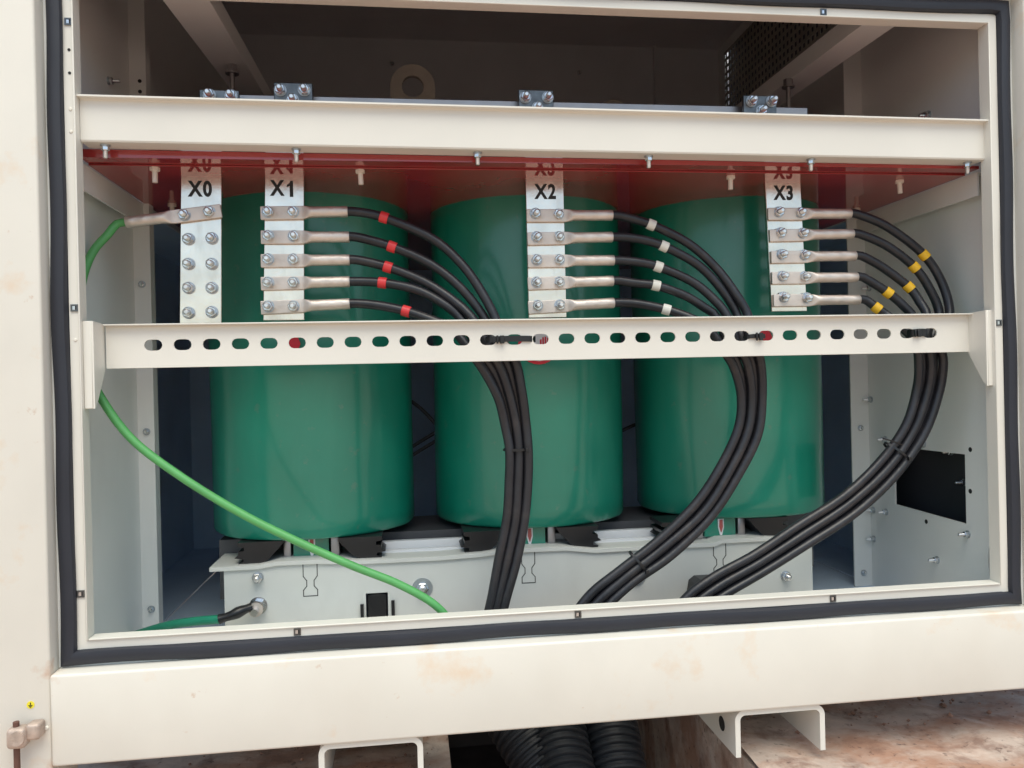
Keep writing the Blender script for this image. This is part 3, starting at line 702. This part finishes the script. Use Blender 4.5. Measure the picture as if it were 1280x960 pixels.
b1 = bar('X1', (0.2585, 0.1400, 0.7212), (0.3229, 0.1400, 0.7218), (0.2506, 0.1400, 0.4922), (0.3182, 0.1400, 0.4913), (0.2891, 0.1400, 0.7133),
    [B(p) for p in ((0.2632, 0.1400, 0.6727), (0.3046, 0.1400, 0.6729), (0.2629, 0.1400, 0.6323), (0.3050, 0.1400, 0.6323), (0.2620, 0.1400, 0.5932), (0.3034, 0.1400, 0.5930), (0.2611, 0.1400, 0.5541), (0.3025, 0.1400, 0.5538), (0.2602, 0.1400, 0.5143), (0.3016, 0.1400, 0.5139))],
    ((0.2779, 0.1330, 0.8901), (0.3415, 0.1330, 0.8607)), 'silver bar marked X1 feeding the red ringed cables', [(0.2887, 0.1330, 0.8769), (0.3280, 0.1330, 0.8779), (0.3086, 0.1330, 0.8612)])
b2 = bar('X2', (0.7027, 0.1400, 0.7253), (0.7706, 0.1400, 0.7260), (0.7028, 0.1400, 0.4906), (0.7708, 0.1400, 0.4898), (0.7380, 0.1400, 0.7109),
    [B(p) for p in ((0.7178, 0.1400, 0.6720), (0.7585, 0.1400, 0.6708), (0.7190, 0.1400, 0.6312), (0.7590, 0.1400, 0.6312), (0.7180, 0.1400, 0.5911), (0.7581, 0.1400, 0.5910), (0.7171, 0.1400, 0.5517), (0.7572, 0.1400, 0.5514), (0.7176, 0.1400, 0.5109), (0.7576, 0.1400, 0.5111))],
    ((0.6927, 0.1330, 0.8883), (0.7544, 0.1330, 0.8561)), 'silver bar marked X2 feeding the white ringed cables', [(0.7044, 0.1330, 0.8746), (0.7442, 0.1330, 0.8755), (0.7259, 0.1330, 0.8569)])
b3 = bar('X3', (1.1464, 0.1400, 0.7222), (1.2147, 0.1400, 0.7228), (1.1527, 0.1400, 0.4968), (1.2217, 0.1400, 0.4960), (1.1817, 0.1400, 0.7122),
    [B(p) for p in ((1.1670, 0.1400, 0.6769), (1.2089, 0.1400, 0.6757), (1.1699, 0.1400, 0.6388), (1.2126, 0.1400, 0.6381), (1.1713, 0.1400, 0.5992), (1.2148, 0.1400, 0.5984), (1.1719, 0.1400, 0.5596), (1.2146, 0.1400, 0.5586), (1.1733, 0.1400, 0.5215), (1.2176, 0.1400, 0.5196))],
    ((1.1043, 0.1330, 0.8883), (1.1679, 0.1330, 0.8577)), 'silver bar marked X3 feeding the yellow ringed cables', [(1.1193, 0.1330, 0.8771), (1.1576, 0.1330, 0.8779), (1.1372, 0.1330, 0.8600)])
lb = obj('link_bar', MB().box(0.16, 1.24, 0.156, 0.164, 0.835, 0.8765, 0.001, 1), 'alu')
tag(lb, 'long flat silver bar running behind the joint plates above the upper channel', 'busbar')

# ------------------------------------------------------------------ power cables with lugs
def lug_mb(a, b_, h=0.0225, t=0.0065, L=0.066, r=0.0094, trans=0.020):
    """a: far end of the plate, b_: end of the barrel (points in the plane of the bar face)"""
    A, Bv = Vector(a), Vector(b_); d = (Bv - A); D = d.length; d.normalize(); up = Vector((0, -1, 0)).cross(d).normalized()
    if up.z < 0: up = -up
    mb = MB(); rings = []; n = 24
    yp = BY - 0.0003 - t / 2
    def ring(s, hw, ht, power, yc):
        out = []
        for k in range(n):
            ang = 2 * math.pi * (k + 0.5) / n; c, s_ = math.cos(ang), math.sin(ang)
            e = 2 / power
            u = hw * math.copysign(abs(c) ** e, c); w = ht * math.copysign(abs(s_) ** e, s_)
            q = A + d * s + up * u; out.append((q.x, yc - w, q.z))
        return out
    P = 14
    rings.append(ring(0.0, h / 2 - 0.0008, t / 2 - 0.0006, P, yp)); rings.append(ring(0.0008, h / 2, t / 2, P, yp)); rings.append(ring(L - 0.0005, h / 2, t / 2, P, yp))
    for k in range(1, 7):
        f = k / 6; sm = f * f * (3 - 2 * f)
        rings.append(ring(L + trans * f, h / 2 * (1 - sm) + r * sm, t / 2 * (1 - sm) + r * sm, P * (1 - sm) ** 2 + 2.05, yp - 0.0035 * sm))
    yc = yp - 0.0035
    for f, kk in ((0.12, 1), (0.20, 1), (0.24, 0.93), (0.42, 0.93), (0.46, 1), (0.56, 1), (0.60, 0.93), (0.78, 0.93), (0.82, 1)):
        rings.append(ring(L + trans + (D - L - trans) * f, r * (0.5 + kk / 2), r * kk, 2 if kk == 1 else 2.5, yc))
    rings += [ring(D - 0.001, r, r, 2, yc), ring(D, r - 0.0007, r - 0.0007, 2, yc), ring(D, 0.0072, 0.0072, 2, yc), ring(D - 0.006, 0.0072, 0.0072, 2, yc)]
    mb.loft(rings)
    return mb, (Bv.x, yc, Bv.z), d
def ring_mb(path, pos, r, w):
    P = path; best = min(range(1, len(P) - 1), key=lambda i: (P[i].x - pos[0]) ** 2 + (P[i].z - pos[2]) ** 2)
    t = (P[best + 1] - P[best - 1]).normalized(); c = P[best]
    m = MB(); m.tube([c - t * w, c - t * (w - 0.0006), c + t * (w - 0.0006), c + t * w], lambda f: r if 0 < f < 1 else r - 0.0006, 18); return m
def cable(lug_a, lug_b, pts, ring_pos, ring_mat, label, group, rad=0.0080):
    mb, start, d = lug_mb(lug_a, lug_b)
    s = Vector(start)
    path = spline([s - d * 0.004, s + d * 0.012] + [Vector(p) for p in pts])
    c = obj('power_cable', MB().tube(path, rad, 16), 'cable'); tag(c, label, 'cable', group)
    obj('cable_lug', mb, 'lug', c)
    obj('marker_ring', ring_mb(path, ring_pos, rad + 0.0016, 0.0072), ring_mat, c)
    return path
ORD = ['topmost', 'second from top', 'middle', 'second lowest', 'lowest']
def bundle_point(center, i, sf, k, d=0.0155):
    """k-th point of the bundle's middle line; cable i of 5 sits across it, alternating front and back"""
    P = [Vector(c) for c in center]
    t = (P[min(k + 1, len(P) - 1)] - P[max(k - 1, 0)]); t.y = 0; t.normalize()
    side = Vector((-t.z, 0, t.x))        # for a path going down this points to +x
    yo = d * math.sqrt(max(0, 1 - sf[k] ** 2)) * (1 if i % 2 else 0)
    wob = Vector((random.uniform(-1, 1), random.uniform(-1, 1), random.uniform(-1, 1))) * 0.0011
    return P[k] + wob + side * ((2 - i) * sf[k] * d) + Vector((0, yo, 0))
def fan(rows, heads, center, sf, mat_, colour, barname, ring_ps, group):
    for i in range(5):
        pts = list(heads[i]) + [bundle_point(center, i, sf, k) for k in range(len(center))]
        cable(rows[i][0], rows[i][1], pts, ring_ps[i], mat_, '%s black cable with %s ring bolted to the %s bar' % (ORD[i], colour, barname), group)
# X1 fan, red rings
fan([((0.2511, 0.1380, 0.6709), (0.3951, 0.1380, 0.6736)), ((0.2509, 0.1380, 0.6305), (0.3968, 0.1380, 0.6306)), ((0.2499, 0.1380, 0.5909), (0.3966, 0.1380, 0.5918)), ((0.2491, 0.1380, 0.5526), (0.3957, 0.1380, 0.5550)), ((0.2481, 0.1380, 0.5122), (0.3949, 0.1380, 0.5175))],
    [[(0.4558, 0.1300, 0.6633), (0.5362, 0.1250, 0.6270), (0.5851, 0.1150, 0.5815), (0.6173, 0.1050, 0.5323), (0.6397, 0.0950, 0.4836)],
     [(0.4681, 0.1300, 0.6135), (0.5351, 0.1250, 0.5818), (0.5855, 0.1150, 0.5378), (0.6233, 0.1080, 0.4848)],
     [(0.4605, 0.1300, 0.5787), (0.5209, 0.1250, 0.5532), (0.5685, 0.1120, 0.5199), (0.6022, 0.1000, 0.4845)],
     [(0.4505, 0.1300, 0.5522), (0.5069, 0.1220, 0.5392), (0.5509, 0.1150, 0.5149), (0.5826, 0.1100, 0.4855)],
     [(0.4455, 0.1300, 0.5134), (0.4899, 0.1240, 0.5028), (0.5325, 0.1100, 0.4862), (0.5680, 0.1000, 0.4674)]],
    [(0.6243, 0.0880, 0.4362), (0.6454, 0.0900, 0.4022), (0.6612, 0.0950, 0.3545), (0.6704, 0.1000, 0.3065), (0.6735, 0.1000, 0.2628), (0.6723, 0.1000, 0.2110), (0.6652, 0.1000, 0.1432), (0.6512, 0.1000, 0.0758), (0.6333, 0.1000, 0.0088), (0.6167, 0.1000, -0.0581), (0.6074, 0.1050, -0.1272)],
    [0.9, 0.88, 0.66, 0.58, 0.52, 0.52, 0.5, 0.5, 0.42, 0.42, 0.42], 'red', 'a red', 'X1',
    [(0.4571, 0.1300, 0.6633), (0.4694, 0.1300, 0.6128), (0.4619, 0.1300, 0.5787), (0.4505, 0.1300, 0.5529), (0.4912, 0.1240, 0.5028)], 'black cables with red rings')
# X2 fan, white rings
fan([((0.7025, 0.1380, 0.6687), (0.8558, 0.1380, 0.6693)), ((0.7029, 0.1380, 0.6280), (0.8549, 0.1380, 0.6309)), ((0.7027, 0.1380, 0.5887), (0.8568, 0.1380, 0.5896)), ((0.7018, 0.1380, 0.5494), (0.8545, 0.1380, 0.5533)), ((0.7015, 0.1380, 0.5073), (0.8550, 0.1380, 0.5142))],
    [[(0.9256, 0.1300, 0.6523), (0.9911, 0.1250, 0.6186), (1.0394, 0.1180, 0.5731), (1.0700, 0.1050, 0.5243), (1.0883, 0.0980, 0.4852)],
     [(0.9045, 0.1300, 0.6266), (0.9476, 0.1280, 0.6135), (1.0069, 0.1220, 0.5796), (1.0477, 0.1150, 0.5342), (1.0743, 0.1100, 0.4863)],
     [(0.9035, 0.1300, 0.5854), (0.9364, 0.1280, 0.5772), (0.9950, 0.1200, 0.5494), (1.0318, 0.1100, 0.5152), (1.0521, 0.1000, 0.4829)],
     [(0.8953, 0.1300, 0.5485), (0.9303, 0.1250, 0.5434), (0.9797, 0.1200, 0.5253), (1.0143, 0.1150, 0.5031), (1.0356, 0.1100, 0.4840)],
     [(0.9017, 0.1300, 0.5115), (0.9474, 0.1220, 0.5003), (0.9854, 0.1100, 0.4846), (1.0149, 0.1000, 0.4651)]],
    [(1.0621, 0.0880, 0.4356), (1.0813, 0.0900, 0.4002), (1.0924, 0.0980, 0.3436), (1.0829, 0.1000, 0.2800), (1.0472, 0.1000, 0.2105), (0.9970, 0.1000, 0.1421), (0.9258, 0.1000, 0.0824), (0.8573, 0.1000, 0.0373), (0.8024, 0.1000, -0.0067), (0.7689, 0.1000, -0.0543), (0.7543, 0.1050, -0.1239)],
    [0.85, 0.82, 0.66, 0.6, 0.6, 0.6, 0.55, 0.52, 0.6, 0.6, 0.5], 'white', 'a white', 'X2',
    [(0.9271, 0.1300, 0.6523), (0.9476, 0.1280, 0.6135), (0.9364, 0.1280, 0.5765), (0.9303, 0.1250, 0.5434), (0.9474, 0.1220, 0.5003)], 'black cables with white rings')
# X3 fan, yellow rings
fan([((1.1474, 0.1380, 0.6735), (1.3067, 0.1380, 0.6742)), ((1.1496, 0.1380, 0.6340), (1.3105, 0.1380, 0.6371)), ((1.1517, 0.1380, 0.5946), (1.3143, 0.1380, 0.5964)), ((1.1523, 0.1380, 0.5565), (1.3166, 0.1380, 0.5570)), ((1.1545, 0.1380, 0.5156), (1.3203, 0.1380, 0.5154))],
    [[(1.3790, 0.1300, 0.6491), (1.4466, 0.1250, 0.5962), (1.4752, 0.1150, 0.5412), (1.4773, 0.1000, 0.4835)],
     [(1.3750, 0.1300, 0.6150), (1.4267, 0.1250, 0.5740), (1.4529, 0.1180, 0.5298), (1.4652, 0.1120, 0.4847)],
     [(1.3661, 0.1300, 0.5749), (1.4126, 0.1220, 0.5366), (1.4274, 0.1120, 0.5073), (1.4327, 0.1000, 0.4811)],
     [(1.3729, 0.1250, 0.5269), (1.3995, 0.1180, 0.5008), (1.4140, 0.1120, 0.4780)],
     [(1.3500, 0.1250, 0.4990), (1.3674, 0.1180, 0.4835), (1.3803, 0.1000, 0.4629)]],
    [(1.4248, 0.0880, 0.4367), (1.4315, 0.0900, 0.3932), (1.4296, 0.0980, 0.3424), (1.4025, 0.1000, 0.2745), (1.3492, 0.1000, 0.2064), (1.2733, 0.1000, 0.1444), (1.1820, 0.1000, 0.0925), (1.0982, 0.1000, 0.0468), (1.0262, 0.1000, 0.0111), (0.9756, 0.1000, -0.0211), (0.9397, 0.1000, -0.0652), (0.9195, 0.1050, -0.1355)],
    [0.8, 0.78, 0.7, 0.66, 0.62, 0.62, 0.6, 0.6, 0.6, 0.6, 0.6, 0.5], 'yellow', 'a yellow', 'X3',
    [(1.4481, 0.1250, 0.5947), (1.4267, 0.1250, 0.5725), (1.4126, 0.1220, 0.5366), (1.3729, 0.1250, 0.5269), (1.3500, 0.1250, 0.4990)], 'black cables with yellow rings')
# green cable on X0: lug, then down behind the left bracket and across the front
mb, st, d = lug_mb((0.1878, 0.1380, 0.6746), (0.0377, 0.1380, 0.6541), L=0.074)
s = Vector(st)
path = spline([s - d * 0.004, s + d * 0.014, (0.0120, 0.1250, 0.6332), (-0.0083, 0.1150, 0.6030), (-0.0195, 0.1000, 0.5560), (-0.0212, 0.0850, 0.4913), (-0.0082, 0.0720, 0.4278), (0.0116, 0.0660, 0.3775), (0.0596, 0.0620, 0.3054), (0.1325, 0.0600, 0.2431), (0.2218, 0.0600, 0.1815), (0.3071, 0.0580, 0.1334), (0.3939, 0.0550, 0.0900), (0.4693, 0.0530, 0.0555), (0.5300, 0.0500, 0.0153), (0.5637, 0.0500, -0.0388), (0.5755, 0.0550, -0.1065)])
gc = obj('ground_cable', MB().tube(path, 0.0066, 16), 'green_cable'); tag(gc, 'long green cable leaving the X0 bar and crossing in front of the left coil', 'cable')
obj('cable_lug', mb, 'lug', gc)
gpath = spline([(-0.0453, 0.3000, -0.0786), (0.0485, 0.2450, -0.0430), (0.1031, 0.2200, -0.0304), (0.1540, 0.2050, -0.0249)])
g2 = obj('ground_cable', MB().tube(gpath, 0.0078, 14), 'green_dark'); tag(g2, 'short green cable at the bottom left corner ending in black shrink tube', 'cable')
obj('shrink_tube', MB().tube(spline([(0.1527, 0.2050, -0.0249), (0.1744, 0.2050, -0.0192), (0.1914, 0.2090, -0.0129), (0.2051, 0.2160, -0.0100)]), lambda f: 0.0088 - 0.0015 * math.sin(f * 9), 12), 'black', g2)
obj('cable_lug', MB().prism(circle(0.2131, -0.0145, 0.0125, 20), 0.212, 0.2155), 'lug', g2)

# ------------------------------------------------------------------ cable ties
def tie_ring(center, direction, hw, hy, name, label, yc):
    c = Vector(center); t = Vector(direction).normalized(); side = Vector((-t.z, 0, t.x))
    b = MB(); n = 28; w = 0.0022; rings = []
    for (o, k) in ((-w, 1.0), (-w, 1.04), (w, 1.04), (w, 1.0), (-w, 1.0)):
        rings.append([c + t * o + side * (hw * k * math.cos(2 * math.pi * j / n)) + Vector((0, yc + hy * k * math.sin(2 * math.pi * j / n), 0)) for j in range(n)])
    b.loft(rings, cap=False)
    o = obj('cable_tie', b, 'black'); tag(o, label, 'cable tie', 'cable ties round the bundles')
    hd = c + Vector((0, yc - hy * 1.02 - 0.002, 0)) + side * hw * 0.55
    h = MB().box(-0.003, 0.003, -0.002, 0.0025, -0.0032, 0.0032, 0.0006, 1)
    m = h.mesh('tie_head'); m.materials.append(M['black']); inst('tie_head', m, hd, o)
    return o
t1 = tie_ring((0.6735, 0.1000, 0.2628), (0, 0, -1), 0.0245, 0.0158, 'tie', 'thin black tie round the cable bundle over the middle coil', 0.006)
t2 = tie_ring((0.8821, 0.1000, 0.0568), (-0.78, 0, -0.6), 0.0262, 0.0165, 'tie', 'thin black tie round the cable bundle low before the clamp bolt', 0.006)
t3 = tie_ring((1.3717, 0.1000, 0.2332), (-0.62, 0, -0.78), 0.0290, 0.0165, 'tie', 'thin black tie round the cable bundle at the right wall', 0.006)
tail = MB().tube(spline([(1.3684, 0.0850, 0.2490), (1.3450, 0.0820, 0.2572), (1.3284, 0.0800, 0.2621)]), 0.0012, 6); obj('tie_tail', tail, 'black', t3)
# wide straps tying the bundles to the slotted channel
def strap(x0, x1, z, bx, label, h=0.0048):
    pts = []
    b = MB(); n = 14; sec = []
    for k in range(n + 1):
        f = k / n; x = x0 + (x1 - x0) * f
        y = 0.0425 + (0.012 if k in (0, n) else 0.004 if k in (1, n - 1) else 0.0)
        zz = z + 0.0012 * math.sin(f * 3.0)
        sec.append([(x, y - 0.0008, zz - h), (x, y + 0.0008, zz - h), (x, y + 0.0008, zz + h), (x, y - 0.0008, zz + h)])
    b.loft(sec, smooth=False)
    o = obj('cable_strap', b, 'black'); tag(o, label, 'strap', 'black straps threaded through the slots')
    obj('strap_buckle', MB().box(bx - 0.0065, bx - 0.0035, 0.0370, 0.0414, z - 0.0068, z + 0.0068, 0.0008, 1).box(bx - 0.001, bx + 0.0065, 0.0378, 0.0414, z - 0.0066, z + 0.0066, 0.0008, 1), 'black', o)
    return o
strap(0.617, 0.700, 0.4475, 0.640, 'long black strap with buckle on the slotted channel, middle coil')
strap(1.060, 1.098, 0.4455, 1.082, 'short black strap on the slotted channel in front of the right coil', 0.0036)
strap(1.362, 1.394, 0.4470, 1.372, 'short black strap at the right end of the slotted channel', 0.0066)

# ------------------------------------------------------------------ conduits under the cabinet
def conduit(a, b_, R, label):
    A, Bv = Vector(a), Vector(b_); L = (Bv - A).length; n = int(L / 0.0024); pts = [A + (Bv - A) * k / n for k in range(n + 1)]
    prof_ = (0.0, 0.0, 0.9, 1.0, 0.9, 0.0)
    m = MB(); cur = [0]
    def r(f): k = round(f * n); return R - 0.0055 + 0.0055 * prof_[k % 6]
    m.tube(pts, r, 36, cap=False)
    inner = MB().tube([A, Bv], R - 0.0075, 36, cap=False)
    o = obj('corrugated_conduit', m, 'corrugated'); tag(o, label, 'conduit', 'corrugated conduits under the cabinet')
    obj('conduit_lining', inner, 'black', o)
    return o
conduit((0.585, 0.36, -0.13), (0.7371, 0.1300, -0.3450), 0.054, 'left black corrugated conduit under the sill, leaning right')
conduit((0.745, 0.36, -0.13), (0.7484, 0.1000, -0.3279), 0.052, 'middle black corrugated conduit under the sill')
conduit((0.850, 0.36, -0.13), (0.8465, 0.1300, -0.3449), 0.054, 'right black corrugated conduit under the sill')
